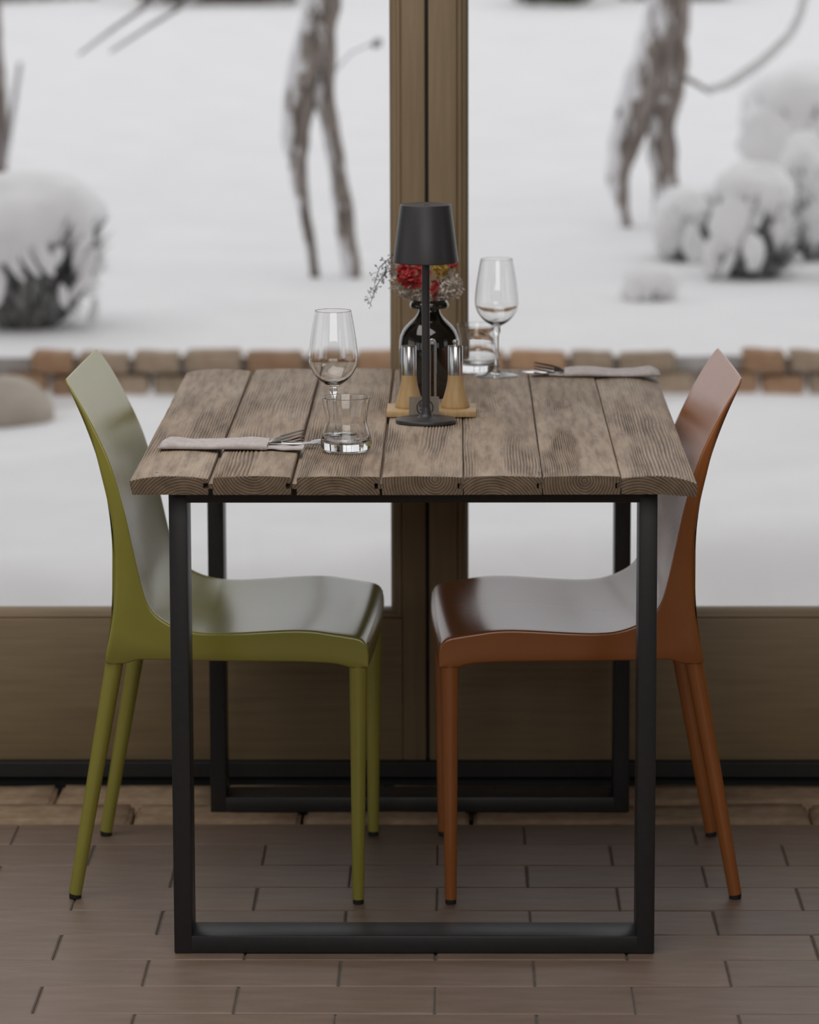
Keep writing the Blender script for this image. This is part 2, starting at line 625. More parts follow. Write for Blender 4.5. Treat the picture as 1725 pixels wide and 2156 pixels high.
def leaf(name, x0, x1, sl, sr):
    """a fixed timber window leaf; sl/sr = stile widths"""
    e = thing(name, kind='structure', loc=((x0 + x1) / 2, 0.64, 0.04))
    L = e.location
    bw = 0.0205
    y0, y1 = 0.640, 0.702
    zb, zt, ztop = 0.2985, 2.20, 2.31

    def bx(nm, mat, *a, bev=0.003):
        m = MB().box(*a, bev)
        m.v = rel(m.v, L)
        return m.build(nm, mat, e, smooth=35)
    bx('stile', 'stile', x0, x0 + sl, y0, y1, 0.0402, ztop)
    bx('stile', 'stile', x1 - sr, x1, y0, y1, 0.0402, ztop)
    xa, xb = x0 + sl, x1 - sr
    bx('bottom_rail', 'timber', xa, xb, y0 + 0.0004, y1, 0.0402, zb)
    bx('top_rail', 'timber', xa, xb, y0 + 0.0004, y1, zt, ztop)
    # mitred glazing bead, stepped and sloping back to the glass
    prof = [(0.0, 0.6455), (0.003, 0.6435), (0.0075, 0.6445), (0.0095, 0.651), (0.015, 0.653), (0.019, 0.660), (bw, 0.664), (bw, 0.6795)]
    rows = []
    for d, y in prof:
        k = 0.72 if True else 1
        rows.append([(xa + d, y, zb + d * k), (xb - d, y, zb + d * k), (xb - d, y, zt - d), (xa + d, y, zt - d)])
    for a in range(4):
        b = (a + 1) % 4
        m = MB()
        vs = []
        for r_ in rows:
            vs += [r_[a], r_[b]]
        fs = [(2 * i, 2 * i + 1, 2 * i + 3, 2 * i + 2) for i in range(len(rows) - 1)]
        vs += [(rows[0][a][0], 0.6795, rows[0][a][2]), (rows[0][b][0], 0.6795, rows[0][b][2])]
        k = len(rows)
        fs += [(2 * k - 2, 2 * k - 1, 2 * k + 1, 2 * k), (0, 2 * k, 2 * k + 1, 1)]
        fs += [tuple([2 * i for i in range(k)] + [2 * k]), tuple([2 * i + 1 for i in range(k)] + [2 * k + 1])]
        m.add(vs, fs)
        m.v = rel(m.v, L)
        m.build('glazing_bead', 'stile' if a in (1, 3) else 'timber', e, smooth=30)
    m = MB().box(xa + 0.002, xb - 0.002, 0.680, 0.684, zb + 0.002, zt - 0.002)
    m.v = rel(m.v, L)
    m.build('glass_pane', 'pane', e)
    return e


leaf('window_1', -1.318, 0.0092, 0.045, 0.0415)
leaf('window_2', 0.0148, 1.318, 0.0495, 0.045)
leaf('window_3', -2.65, -1.324, 0.045, 0.045)
leaf('window_4', 1.324, 2.65, 0.045, 0.045)
tag(MB().box(-0.004, 0.03, 0.655, 0.70, 0.041, 2.30).build('trim_4', 'bar'), kind='structure')

# ------------------------------------------------------------------ table
TX, TY = 0.0, 0.016
table = thing('dining_table', 'dining table of weathered grey-brown planks on black steel hoop legs', 'table', (TX, TY, 0))
edges = [-0.410, -0.2925, -0.1715, -0.0455, 0.0738, 0.1885, 0.3020, 0.4130]
gaps = [0.0, 0.0070, 0.0085, 0.0040, 0.0016, 0.0016, 0.0016, 0.0]
y_front, y_back = -0.570, 0.622
ZT, TH = 0.7465, 0.0262
for i in range(7):
    xa = edges[i] + gaps[i] / 2
    xb = edges[i + 1] - gaps[i + 1] / 2
    wd = xb - xa
    xs = np.linspace(0, wd, int(wd / 0.0009) + 1)
    ys = np.linspace(y_front + R.uniform(-.003, .003), y_back + R.uniform(-.006, .006), 90)
    X, Y = np.meshgrid(xs, ys)
    warp = 0.014 * (vnoise(Y * 2.3 + i * 13.7, X * 7 + i * 3.1) - 0.5) + 0.003 * (vnoise(Y * 11 + i * 7, X * 30) - 0.5)
    ph = (X + warp + i * 0.3) / (0.0043 + 0.0009 * math.sin(i * 2.3))
    ph = ph + 1.6 * vnoise(X * 45 + i * 9, Y * 1.2)
    gr = 0.5 + 0.5 * np.sin(2 * PI * ph)
    gr = gr ** 0.8
    mask = np.clip((vnoise(X * 26 + i * 31, Y * 4.4 + i) - 0.30) * 2.6, 0.06, 1.0)
    mask = mask * np.clip(1.15 - (Y + 0.2) * 0.9, 0.35, 1.0)
    gr = 1 - mask * (1 - gr)
    cup = [0.004, 0.002, 0.0012, 0.0016, 0.0016, 0.0012, 0.004][i]
    tt = (X / wd - 0.5) * 2
    top = ZT + 0.0015 - cup * tt ** 2 - 0.0021 * (1 - gr)
    if i == 0:
        top = top - 0.003 * np.clip(-tt, 0, 1) ** 2
    if i == 6:
        top = top - 0.007 * np.clip(tt + 0.1, 0, 1.1) ** 2
    e = 0.0025
    edge = np.minimum(X, wd - X)
    top = top - 0.0016 * np.clip(1 - edge / e, 0, 1) ** 2
    bot = ZT - TH
    nx, ny = len(xs), len(ys)
    mb = MB()
    attr = []
    # the lower part of the section (right groove, bottom, left tongue)
    tg = 0.0065
    low = []
    zm = ZT - 0.0135
    endcup = [-0.0005, 0, 0, 0, 0, 0, -0.004][i]
    if i < 6:
        low += [(wd, zm + 0.0042), (wd - 0.0075, zm + 0.0042), (wd - 0.0075, zm - 0.0042), (wd, zm - 0.0042), (wd, bot)]
    else:
        low += [(wd, zm), (wd - 0.002, bot + endcup)]
    low += [(wd * 0.5, bot)]
    if i > 0:
        low += [(0, bot), (0, zm - 0.0036), (-tg, zm - 0.0036), (-tg, zm + 0.0036), (0, zm + 0.0036)]
    else:
        low += [(0.004, bot), (0.001, zm)]
    nl = len(low)
    for j in range(ny):
        for k in range(nx):
            mb.v.append((xs[k] - wd / 2, ys[j] - TY, float(top[j, k]) - ZT))
            attr.append(float(gr[j, k]))
        for (lx, lz) in low:
            mb.v.append((lx - wd / 2, ys[j] - TY, lz - ZT))
            attr.append(0.6)
    n_ = nx + nl
    for j in range(ny - 1):
        for k in range(n_):
            k2 = (k + 1) % n_
            mb.f.append((j * n_ + k, j * n_ + k2, (j + 1) * n_ + k2, (j + 1) * n_ + k))
            mb.mi.append(0)
    mb.f.append(tuple(range(n_)))
    mb.f.append(tuple((ny - 1) * n_ + k for k in reversed(range(n_))))
    mb.mi += [1, 1]
    p = mb.build('plank', ['plank', 'end'], table, ((xa + xb) / 2 - TX, 0, ZT), smooth=50, attr=(attr, [(.022, -.062), (.002, .016), (-.004, -.068), (.018, -.004), (-.016, -.060), (.004, -.006), (-.030, -.066)][i]))
    p['label'] = 'weathered plank with tongue and groove'


def hoop(y0, y1):
    m = MB()
    x0, x1, t, zt = -0.3625, 0.3615, 0.0275, ZT - TH - 0.0006
    b = 0.0025
    m.box(x0, x0 + t, y0, y1, 0, zt, b)
    m.box(x1 - t, x1, y0, y1, 0, zt, b)
    m.box(x0 + t - 0.003, x1 - t + 0.003, y0 + 0.0003, y1, 0.0003, t, b)
    m.box(x0 + t - 0.003, x1 - t + 0.003, y0 + 0.0003, y1, zt - 0.0305, zt, b)
    m.v = [(x - TX, y - TY, z) for x, y, z in m.v]
    return m


hoop(-0.456, -0.376).build('leg_frame', 'steel', table, smooth=35)
hoop(0.416, 0.496).build('leg_frame', 'steel', table, smooth=35)

# ------------------------------------------------------------------ chairs
PAIRS = [
    ((-.0740, .3860), (-.0760, .3840), .2335), ((-.0730, .4000), (-.0810, .3835), .2338), ((-.0748, .4150), (-.0880, .3835), .234),
    ((-.0795, .4250), (-.0950, .3835), .234), ((-.0890, .4308), (-.1040, .3840), .234), ((-.1060, .4342), (-.1130, .3870), .234),
    ((-.1300, .4378), (-.1300, .3900), .234), ((-.1650, .4425), (-.1650, .3920), .234), ((-.2050, .4425), (-.2050, .3925), .234),
    ((-.2640, .4388), (-.2640, .3925), .233), ((-.3100, .4365), (-.3100, .3922), .231), ((-.3450, .4378), (-.3450, .3920), .229),
    ((-.3720, .4440), (-.3850, .3920), .226), ((-.3920, .4530), (-.4150, .3920), .223), ((-.4080, .4645), (-.4320, .3915), .221),
    ((-.4175, .4770), (-.4430, .3890), .2195), ((-.4240, .4920), (-.4560, .3845), .2185), ((-.4305, .5160), (-.4700, .3835), .2175),
    ((-.4360, .5400), (-.4850, .3840), .217), ((-.4402, .5600), (-.4875, .3950), .2165), ((-.4445, .5800), (-.4815, .4250), .216),
    ((-.4485, .6000), (-.4755, .4600), .2155), ((-.4530, .6200), (-.4718, .5000), .215), ((-.4590, .6430), (-.4708, .5460), .214),
    ((-.4670, .6720), (-.4740, .5980), .212), ((-.4752, .6970), (-.4820, .6420), .210), ((-.4850, .7210), (-.4915, .6830), .208),
    ((-.4965, .7460), (-.5030, .7300), .206), ((-.5090, .7710), (-.5140, .7640), .2045), ((-.5215, .7935), (-.5258, .7900), .203),
    ((-.5330, .8120), (-.5368, .8107), .2005), ((-.5405, .8240), (-.5433, .8235), .196), ((-.5450, .8305), (-.5468, .8300), .187)]


def smooth_pairs(P, sub=3):
    out = []
    n = len(P)
    A = [np.array([*p[0], *p[1], p[2]]) for p in P]
    for i in range(n - 1):
        p0, p1, p2, p3 = A[max(i - 1, 0)], A[i], A[i + 1], A[min(i + 2, n - 1)]
        for k in range(sub):
            t = k / sub
            out.append((i + t, 0.5 * (2 * p1 + (p2 - p0) * t + (2 * p0 - 5 * p1 + 4 * p2 - p3) * t * t + (3 * p1 - p0 - 3 * p2 + p3) * t ** 3)))
    out.append((n - 1.0, A[-1]))
    return out


def make_chair(name, label, mat, loc, rz):
    U0 = -0.30
    t = thing(name, label, 'chair', loc, rz)
    P = smooth_pairs(PAIRS)
    N = len(P)
    vc = np.linspace(-1, 1, 25)
    verts, secs = [], []
    Tp = np.array([[p[1][0], p[1][1]] for p in P])
    tang = np.gradient(Tp, axis=0)
    tang /= np.linalg.norm(tang, axis=1)[:, None]
    # normal pointing up / forward (out of the sitting side)
    nrm = np.c_[tang[:, 1], -tang[:, 0]]
    for s_, (idx, a) in enumerate(P):
        T, O, hw = a[:2], a[2:4], a[4]
        nv = nrm[s_]
        dip = np.interp(idx, [0, 3, 5, 7, 10, 13, 16, 20, 25, 29, 32], [-.004, -.005, -.002, .004, .008, .011, .014, .014, .009, .006, .004])
        thick = np.interp(idx, [0, 4, 17, 21, 26, 30, 32], [0.004, 0.007, 0.007, 0.026, 0.016, 0.006, 0.004])
        d = O - T
        ln = np.linalg.norm(d)
        dr = d / max(ln, 1e-6)
        r = min(0.0045, 0.35 * ln)
        loop = []

        def tc_(v):
            q = T - nv * dip * (1 - (v / hw) ** 2)
            return (q[0] - U0, v, q[1])
        top = [tc_(v) for v in vc * (hw - r)]
        loop += top
        for f_, g_ in ((0.3, 0.12), (0.1, 0.45), (0.0, 1.0)):
            q = T + dr * r * g_
            loop.append((q[0] - U0, hw - r * f_, q[1]))
        for f_ in (0.33, 0.66):
            q = T + dr * (r + (ln - 2 * r) * f_)
            loop.append((q[0] - U0, hw, q[1]))
        q = O - dr * r * 0.7
        loop.append((q[0] - U0, hw, q[1]))
        q = O
        loop.append((q[0] - U0, hw - 0.0025, q[1]))
        loop.append((q[0] - U0, hw - 0.009, q[1]))
        inner = []
        for v in np.linspace(hw - 0.0115, -(hw - 0.0115), 15):
            q = T - nv * (dip * (1 - (v / hw) ** 2) + min(thick, 0.006 + ln))
            inner.append((q[0] - U0, v, q[1]))
        loop += inner
        side = loop[25:25 + 8]
        for q in reversed(side):
            loop.append((q[0], -q[1], q[2]))
        secs.append((len(verts), len(loop)))
        verts += loop
    n = secs[0][1]
    faces, fi = [], []
    for s_ in range(N - 1):
        for k in range(n):
            k2 = (k + 1) % n
            faces.append((s_ * n + k, s_ * n + k2, (s_ + 1) * n + k2, (s_ + 1) * n + k))
            fi.append(s_)
    # socket cones for the legs, part of the seat moulding
    import bmesh
    me = bpy.data.meshes.new('shell')
    me.from_pydata(verts, [], faces + [tuple(range(n)), tuple((N - 1) * n + k for k in range(n))])
    fix_normals(me)
    me.polygons.foreach_set('use_smooth', [True] * len(me.polygons))
    me.update()
    normals = [v.normal.copy() for v in me.vertices]
    polys = [tuple(p.vertices) for p in me.polygons]
    split = 14 * 3 + 1
    for nm, keep in (('seat', lambda f: min(f) // n < split), ('backrest', lambda f: min(f) // n >= split)):
        fs = [f for f in polys if keep(f)]
        ids = sorted({i for f in fs for i in f})
        mp = {i: k for k, i in enumerate(ids)}
        vs_ = [verts[i] for i in ids]
        nn = [normals[i] for i in ids]
        m2 = bpy.data.meshes.new(nm)
        extra_v, extra_f, extra_n = [], [], []
        if nm == 'seat':
            for sgn in (1, -1):
                for (u0, z0, r0, u1, z1, r1, vv) in ((-.0905, .3838, .0170, -.0905, .420, .0165, .2168), (-.4735, .3838, .0170, -.4560, .470, .0125, .2000)):
                    K = 20
                    base = len(vs_) + len(extra_v)
                    for (u, z, r) in ((u0, z0, r0 - 0.002), (u0, z0 + 0.0012, r0), ((u0 + u1) / 2, (z0 + z1) / 2, (r0 + r1) / 2), (u1, z1, r1)):
                        for k in range(K):
                            an = 2 * PI * k / K
                            extra_v.append((u - U0 + r * math.cos(an), sgn * vv + r * math.sin(an), z))
                            extra_n.append(Vector((math.cos(an), math.sin(an), 0)))
                    for j in range(3):
                        for k in range(K):
                            k2 = (k + 1) % K
                            extra_f.append((base + j * K + k, base + j * K + k2, base + (j + 1) * K + k2, base + (j + 1) * K + k))
                    extra_f.append(tuple(base + k for k in reversed(range(K))))
        m2.from_pydata(vs_ + extra_v, [], [tuple(mp[i] for i in f) for f in fs] + extra_f)
        m2.materials.append(MAT[mat])
        m2.polygons.foreach_set('use_smooth', [True] * len(m2.polygons))
        m2.normals_split_custom_set_from_vertices([tuple(x) for x in nn + extra_n])
        m2.update()
        link(nm, m2, t)
    bpy.data.meshes.remove(me)
    for sgn in (1, -1):
        for (ut, ub, vt, vb, rt_, rb) in ((-.0905, -.0920, .2168, .2168, .0142, .0093), (-.4735, -.5440, .2000, .2000, .0142, .0104)):
            pts, rad = [], []
            for k in range(9):
                f = k / 8
                z = 0.394 * (1 - f) + 0.0075 * f
                pts.append((ut + (ub - ut) * f - U0, sgn * (vt + (vb - vt) * f), z))
                rad.append(rt_ + (rb - rt_) * f)
            lg = MB().tube(pts, rad, 24).build('leg', mat, t, smooth=50)
            e = pts[-1]
            MB().lathe([(0, 0.0), (rb - 0.0015, 0.0), (rb - 0.0006, 0.001), (rb - 0.0006, 0.0078), (0, 0.0078)], (e[0], e[1], 0), 20).build('rubber_foot', 'rubber', lg, smooth=40)
    return t


make_chair('dining_chair', 'lime green moulded plastic dining chair left of the table', 'green', (-0.2925, 0.052, 0), -0.033)
make_chair('dining_chair', 'terracotta orange moulded plastic dining chair right of the table', 'orange', (0.2555, 0.052, 0), PI + 0.031)

# ------------------------------------------------------------------ table lamp
Z0 = 0.7480
lp = thing('table_lamp', 'cordless charcoal table lamp with conical shade and round foot', 'lamp', (0.0155, -0.031, Z0))
MB().lathe([(0, 0), (0.0475, 0), (0.0485, 0.0012), (0.0485, 0.0045), (0.0475, 0.0058), (0.040, 0.0066), (0.016, 0.0078), (0.0120, 0.0095), (0.0092, 0.013), (0.0078, 0.018), (0.0068, 0.024), (0, 0.024)], n=56).build('base', 'lamp', lp, smooth=40)
MB().lathe([(0, 0.02), (0.0064, 0.02), (0.0064, 0.265), (0, 0.265)], n=28).build('pole', 'lamp', lp, smooth=40)
MB().lathe([(0.0510, 0.2545), (0.0516, 0.2555), (0.0516, 0.257), (0.0402, 0.3438), (0.0396, 0.3450), (0.0385, 0.3455), (0.0375, 0.3452), (0.0365, 0.3448), (0, 0.3448), (0, 0.3395), (0.0385, 0.3395), (0.0500, 0.2565), (0.0500, 0.2545)], n=64, closed=False).build('lamp_shade', 'lamp', lp, smooth=30)
MB().lathe([(0, 0.3440), (0.006, 0.3440), (0.0062, 0.3452), (0.0055, 0.3455), (0, 0.3455)], n=24).build('touch_button', 'lamp', lp, smooth=40)
MB().lathe([(0, 0.262), (0.0485, 0.262), (0.0485, 0.265), (0, 0.265)], n=40).build('diffuser', 'lampin', lp, smooth=40)

# ------------------------------------------------------------------ dark bottle used as a vase
bx_, by_ = 0.0185, 0.285
bt = thing('bottle_vase', 'dark brown glass bottle with rolled lip holding dried flowers', 'vase', (bx_, by_, Z0))
prof = [(0, 0), (0.044, 0), (0.048, 0.002), (0.0495, 0.006), (0.0500, 0.030), (0.0502, 0.078), (0.0498, 0.090), (0.0478, 0.100), (0.0440, 0.1085), (0.0385, 0.116), (0.0320, 0.1225),
        (0.0255, 0.1285), (0.0205, 0.1345), (0.0180, 0.1405), (0.0175, 0.146), (0.0190, 0.1500), (0.0230, 0.1500), (0.0275, 0.1465), (0.0310, 0.1462), (0.0328, 0.1495), (0.0315, 0.1545), (0.0265, 0.1585),
        (0.0205, 0.1590), (0.0160, 0.1570), (0.0140, 0.150), (0.0140, 0.130), (0.0180, 0.124), (0.0400, 0.105), (0.0450, 0.085), (0.0450, 0.006), (0, 0.006)]
MB().lathe(prof, n=64).build('bottle', 'bottle', bt, smooth=60)

# dried flowers standing in the bottle
ZB = Z0 + 0.006


def quad_cloud(mb, c, rx, ry, rz, n, s, rr, hollow=0.0):
    for _ in range(n):
        d = Vector((rr.gauss(0, 1), rr.gauss(0, 1), rr.gauss(0, 1))).normalized()
        f = (hollow + (1 - hollow) * rr.random()) ** 0.6
        p = Vector((c[0] + d.x * rx * f, c[1] + d.y * ry * f, c[2] + d.z * rz * f))
        u = Vector((rr.gauss(0, 1), rr.gauss(0, 1), rr.gauss(0, 1))).normalized()
        w_ = u.cross(Vector((rr.gauss(0, 1), rr.gauss(0, 1), rr.gauss(0, 1)))).normalized()
        k = s * rr.uniform(0.6, 1.3)
        mb.add([p - u * k, p + w_ * k * .55 + d * k * .3, p + u * k, p - w_ * k * .55 + d * k * .3], [(0, 1, 2), (0, 2, 3)])


def flower(name, label, cat, head, mat, r, n, s, seed, hname, group=None):
    rr = random.Random(seed)
    e = thing(name, label, cat, (bx_, by_, ZB), group=group)
    foot = (rr.uniform(-.012, .012), rr.uniform(-.012, .012), 0.0012)
    hd = (head[0] - bx_, head[1] - by_, head[2] - ZB)
    k = Vector(hd)
    neck = Vector((0.35 * min(max(hd[0], -.022), .022), 0.35 * min(max(hd[1], -.02), .02), 0.150))
    pts = [Vector(foot).lerp(neck, q) for q in (0, .5, 1)] + [neck.lerp(k, .5) + Vector((0, 0, .004)), k]
    MB().tube(pts, [0.0009] * 5, 6).build('stem', 'stem', e)
    m = MB()
    quad_cloud(m, hd, r[0], r[1], r[2], n, s, rr, 0.25)
    # a few side florets
    h = m.build(hname, mat, e)
    return e


flower('red_dried_flower', 'large crimson dried flower left of the lamp pole', 'flower', (-0.008, 0.270, 0.953), 'red', (0.026, 0.022, 0.024), 190, 0.0075, 3, 'flower_head')
flower('red_dried_flower', 'small crimson dried sprig hanging right behind the lamp pole', 'flower', (0.027, 0.266, 0.925), 'red', (0.007, 0.008, 0.016), 60, 0.0045, 4, 'flower_head')
flower('red_dried_flower', 'small orange-red dried flower at upper right under the lampshade', 'flower', (0.057, 0.272, 0.968), 'red', (0.010, 0.009, 0.008), 50, 0.0045, 5, 'flower_head')
flower('yellow_dried_flower', 'yellow dried flower right of the lamp pole', 'flower', (0.037, 0.272, 0.958), 'yellow', (0.013, 0.012, 0.013), 90, 0.0048, 6, 'flower_head')
creams = [((0.053, .28, .932), (.023, .02, .026), 'cream dried plume on the right side of the bouquet', 420),
          ((0.036, .285, .922), (.018, .018, .018), 'cream dried plume low right above the bottle lip', 260),
          ((-0.008, .28, .922), (.024, .018, .015), 'cream dried plume below the crimson flower', 300),
          ((-0.035, .29, .940), (.014, .016, .028), 'cream dried plume at the left edge of the bouquet', 120),
          ((0.015, .27, .914), (.014, .014, .012), 'cream dried plume in the mouth of the bottle', 170)]
for k, (h, r, lb, n) in enumerate(creams):
    flower('cream_dried_plume', lb, 'flower', h, 'cream', r, n, 0.0042, 20 + k, 'plume', group='cream plumes in the bottle')

# wiry grey sprig drooping to the left of the bottle
rr = random.Random(11)
e = thing('wiry_dried_sprig', 'wiry grey dried sprig drooping left from the bottle', 'flower', (bx_, by_, ZB))
mains = [[(0, 0, .0015), (-.003, 0, .15), (-.03, 0, .205), (-.06, -.005, .228), (-.082, -.008, .208), (-.090, -.01, .18)],
         [(0.004, 0, .0015), (-.004, 0, .15), (-.035, .005, .20), (-.068, .004, .205), (-.088, .003, .175), (-.098, .0, .145)]]
m = MB()
fl = MB()
for mm in mains:
    m.tube(mm, [.0008] * 5 + [.0005], 5)
    for _ in range(26):
        q = rr.uniform(2.6, 4.99)
        i = int(q)
        p = Vector(mm[i]).lerp(Vector(mm[i + 1]), q - i)
        d = Vector((rr.uniform(-1, .7), rr.uniform(-1, 1), rr.uniform(-1.2, .9))).normalized() * rr.uniform(.006, .014)
        m.tube([p, p + d], [.0004, .0003], 4)
        quad_cloud(fl, p + d, .003, .003, .003, 5, .0019, rr)
m.build('stem', 'greysprig', e)
fl.build('seed_heads', 'greysprig', e)

# ------------------------------------------------------------------ condiment set
tr = thing('condiment_tray', 'pale beech condiment tray with steel loop handle behind the lamp', 'tray', (0.0235, 0.078, Z0))
MB().box(-0.0715, 0.0715, -0.056, 0.040, 0, 0.0095, 0.0012).build('board', 'beech', tr, smooth=35)
lpz = [(-0.0045, 0.0, 0.0095), (-0.0045, 0.0, 0.113), (-0.003, 0, 0.117), (0, 0, 0.1185), (0.003, 0, 0.117), (0.0045, 0, 0.113), (0.0045, 0, 0.0095)]
MB().tube([(x + 0.0015, y, z) for x, y, z in lpz], 0.0019, 10).build('loop_handle', 'chrome', tr, smooth=60)
ml = thing('pepper_mill', 'left condiment mill with flared beech base and steel top', 'mill', (-0.0125, 0.070, Z0 + 0.0095), group='condiment mills on the tray')
MB().lathe([(0, 0), (0.0222, 0), (0.0228, 0.0012), (0.0226, 0.004), (0.0205, 0.012), (0.0170, 0.024), (0.0143, 0.034), (0.0126, 0.044), (0.0120, 0.0525), (0, 0.0525)], n=44).build('base', 'beech', ml, smooth=45)
MB().lathe([(0, 0.052), (0.0119, 0.052), (0.0119, 0.0985), (0.0113, 0.0998), (0, 0.1)], n=44).build('cylinder', 'chrome', ml, smooth=45)
m2 = copy_tree(ml)
m2.location = (0.0620, 0.070, Z0 + 0.0095)
m2['label'] = 'right condiment mill with flared beech base, steel top and small knob'
MB().lathe([(0, 0.0998), (0.0035, 0.0998), (0.0032, 0.102), (0.0045, 0.105), (0.0042, 0.1085), (0.0015, 0.110), (0, 0.110)], n=20).build('knob', 'chrome', m2, smooth=60)
# little card with a round emblem, leaning on the tray
cd = thing('emblem_card', 'small grey-brown card with a dark round emblem leaning on the tray', 'card', (0.0120, 0.0125, Z0), 0.03)
MB().box(-0.0238, 0.0238, 0, 0.0022, 0, 0.0345).build('card', 'card', cd)
pm = MB()


def annulus(m, cx, cz, r0, r1, a0=0, a1=2 * PI, n=40, y=-0.00015):
    vs, fs = [], []
    for k in range(n + 1):
        a = a0 + (a1 - a0) * k / n
        for r in (r0, r1):
            vs.append((cx + r * math.cos(a), y, cz + r * math.sin(a)))
    for k in range(n):
        fs.append((2 * k, 2 * k + 1, 2 * k + 3, 2 * k + 2))
    m.add(vs, fs)


annulus(pm, 0.0015, 0.017, 0.0118, 0.0136)
annulus(pm, -0.0052, 0.0205, 0.0016, 0.0028, PI * 0.2, PI * 1.9, 16)
annulus(pm, -0.0035, 0.0230, 0.0024, 0.0034, PI * 0.6, PI * 1.5, 12)
for (x, z, r) in ((-0.0055, 0.0140, 0.0014), (-0.0035, 0.0120, 0.001), (0.0082, 0.0142, 0.0014), (0.0085, 0.0205, 0.0012)):
    annulus(pm, x, z, 0.0, r, n=12)
annulus(pm, 0.0015, 0.0135, 0.004, 0.005, PI * 1.1, PI * 1.9, 12)
pm.build('round_emblem', 'ink', cd)

# ------------------------------------------------------------------ glasses
wine_prof_out = [(0, 0), (0.0345, 0), (0.0352, 0.0006), (0.0350, 0.0012), (0.030, 0.0020), (0.018, 0.0036), (0.009, 0.0062), (0.0055, 0.0105), (0.0040, 0.018), (0.0036, 0.034), (0.0036, 0.060), (0.0040, 0.070),
                 (0.0055, 0.0745), (0.0066, 0.0782), (0.0062, 0.0815), (0.0058, 0.0840), (0.0075, 0.0868), (0.0125, 0.0895), (0.0200, 0.0945), (0.0275, 0.1022), (0.0335, 0.1115), (0.0368, 0.1215), (0.0376, 0.1310), (0.0366, 0.1450), (0.0342, 0.1640), (0.0312, 0.1830), (0.02795, 0.2005), (0.0278, 0.2015), (0.02772, 0.2022)]
wine_prof_in = [(0.02745, 0.2025), (0.02715, 0.2022), (0.0272, 0.2015), (0.02735, 0.2005), (0.0306, 0.1830), (0.0336, 0.1640), (0.0360, 0.1450), (0.0370, 0.1310), (0.0362, 0.1215), (0.0328, 0.1120), (0.0268, 0.1032), (0.0190, 0.0962), (0.0110, 0.0925), (0, 0.0915)]
tumb_out = [(0, 0.0003), (0.0290, 0.0003), (0.0335, 0.0012), (0.0372, 0.0048), (0.0386, 0.0105), (0.0383, 0.0165), (0.0362, 0.0260), (0.0330, 0.0370), (0.0313, 0.0440), (0.0312, 0.0495), (0.0325, 0.0600), (0.0348, 0.0710), (0.0362, 0.0795), (0.03645, 0.0808), (0.0366, 0.0816)]
tumb_in = [(0.0360, 0.0823), (0.0354, 0.0817), (0.0352, 0.0808), (0.03495, 0.0795), (0.0334, 0.0710), (0.0308, 0.0600), (0.0295, 0.0495), (0.0296, 0.0440), (0.0312, 0.0370), (0.0338, 0.0270), (0.0345, 0.0200), (0.0320, 0.0145), (0.0240, 0.0125), (0.0120, 0.0130), (0, 0.0135)]


def smooth_profile(p, sub=3):
    A = [np.array(q) for q in p]
    out = []
    for i in range(len(A) - 1):
        p0, p1, p2, p3 = A[max(i - 1, 0)], A[i], A[i + 1], A[min(i + 2, len(A) - 1)]
        for k in range(sub):
            t = k / sub
            q = 0.5 * (2 * p1 + (p2 - p0) * t + (2 * p0 - 5 * p1 + 4 * p2 - p3) * t * t + (3 * p1 - p0 - 3 * p2 + p3) * t ** 3)
            out.append((max(q[0], 0), q[1]))
    out.append(tuple(A[-1]))
    return out


wine_me = MB().lathe(smooth_profile(wine_prof_out + wine_prof_in), n=72)
wg = wine_me.build('wine_glass', 'glass', None, (-0.124, -0.241, Z0), smooth=70)
tag(wg, 'wine glass standing behind the front tumbler near the grey napkin', 'glass', 'wine glasses on the table')
w2 = link('wine_glass', wg.data, None, (0.133, 0.523, Z0))
tag(w2, 'wine glass at the back of the table right of the lamp', 'glass', 'wine glasses on the table')
tm = MB().lathe(smooth_profile(tumb_out + tumb_in), n=72).build('tumbler', 'glass', None, (-0.1025, -0.331, Z0), smooth=70)
tag(tm, 'waisted clear tumbler in front at the right end of the knife', 'glass', 'tumblers on the table')
t2 = link('tumbler', tm.data, None, (0.0995, 0.580, Z0))
tag(t2, 'waisted clear tumbler at the back beside the bottle', 'glass', 'tumblers on the table')


# ------------------------------------------------------------------ napkins and cutlery
def napkin_mesh():
    """folded linen pocket, long axis x, open end at +x"""
    m = MB()
    nx, L = 46, 0.166
    prof_n = 22
    for i in range(nx + 1):
        f = i / nx
        x = -0.112 + L * f
        endt = min(1, (f / 0.10)) ** 0.5
        h = 0.0112 * (0.35 + 0.65 * endt) + 0.0022 * math.sin(f * 9 + 1) * endt
        wy = 0.0335 * (0.72 + 0.28 * endt) + 0.0012 * math.sin(f * 7)
        for k in range(prof_n):
            a = 2 * PI * k / prof_n
            c, s = math.cos(a), math.sin(a)
            y = wy * math.copysign(abs(c) ** 0.55, c)
            z = math.copysign(abs(s) ** 0.6, s)
            if z > 0:
                z = h * (0.42 + 0.58 * z) + 0.0030 * noise.noise(Vector((x * 32, y * 60, 1)))
                # a soft fold running along the packet
                z -= 0.0045 * math.exp(-((y + 0.012 - 0.01 * f) / 0.0045) ** 2)
            else:
                z = h * 0.42 * (1 + z)
            m.v.append((x, y + 0.0015 * math.sin(f * 5), max(z, 0.0)))
    for i in range(nx):
        for k in range(prof_n):
            k2 = (k + 1) % prof_n
            m.f.append((i * prof_n + k, i * prof_n + k2, (i + 1) * prof_n + k2, (i + 1) * prof_n + k))
            m.mi.append(0)
    m.f.append(tuple(range(prof_n)))
    m.f.append(tuple(nx * prof_n + k for k in range(prof_n)))
    m.mi += [0, 0]
    return m


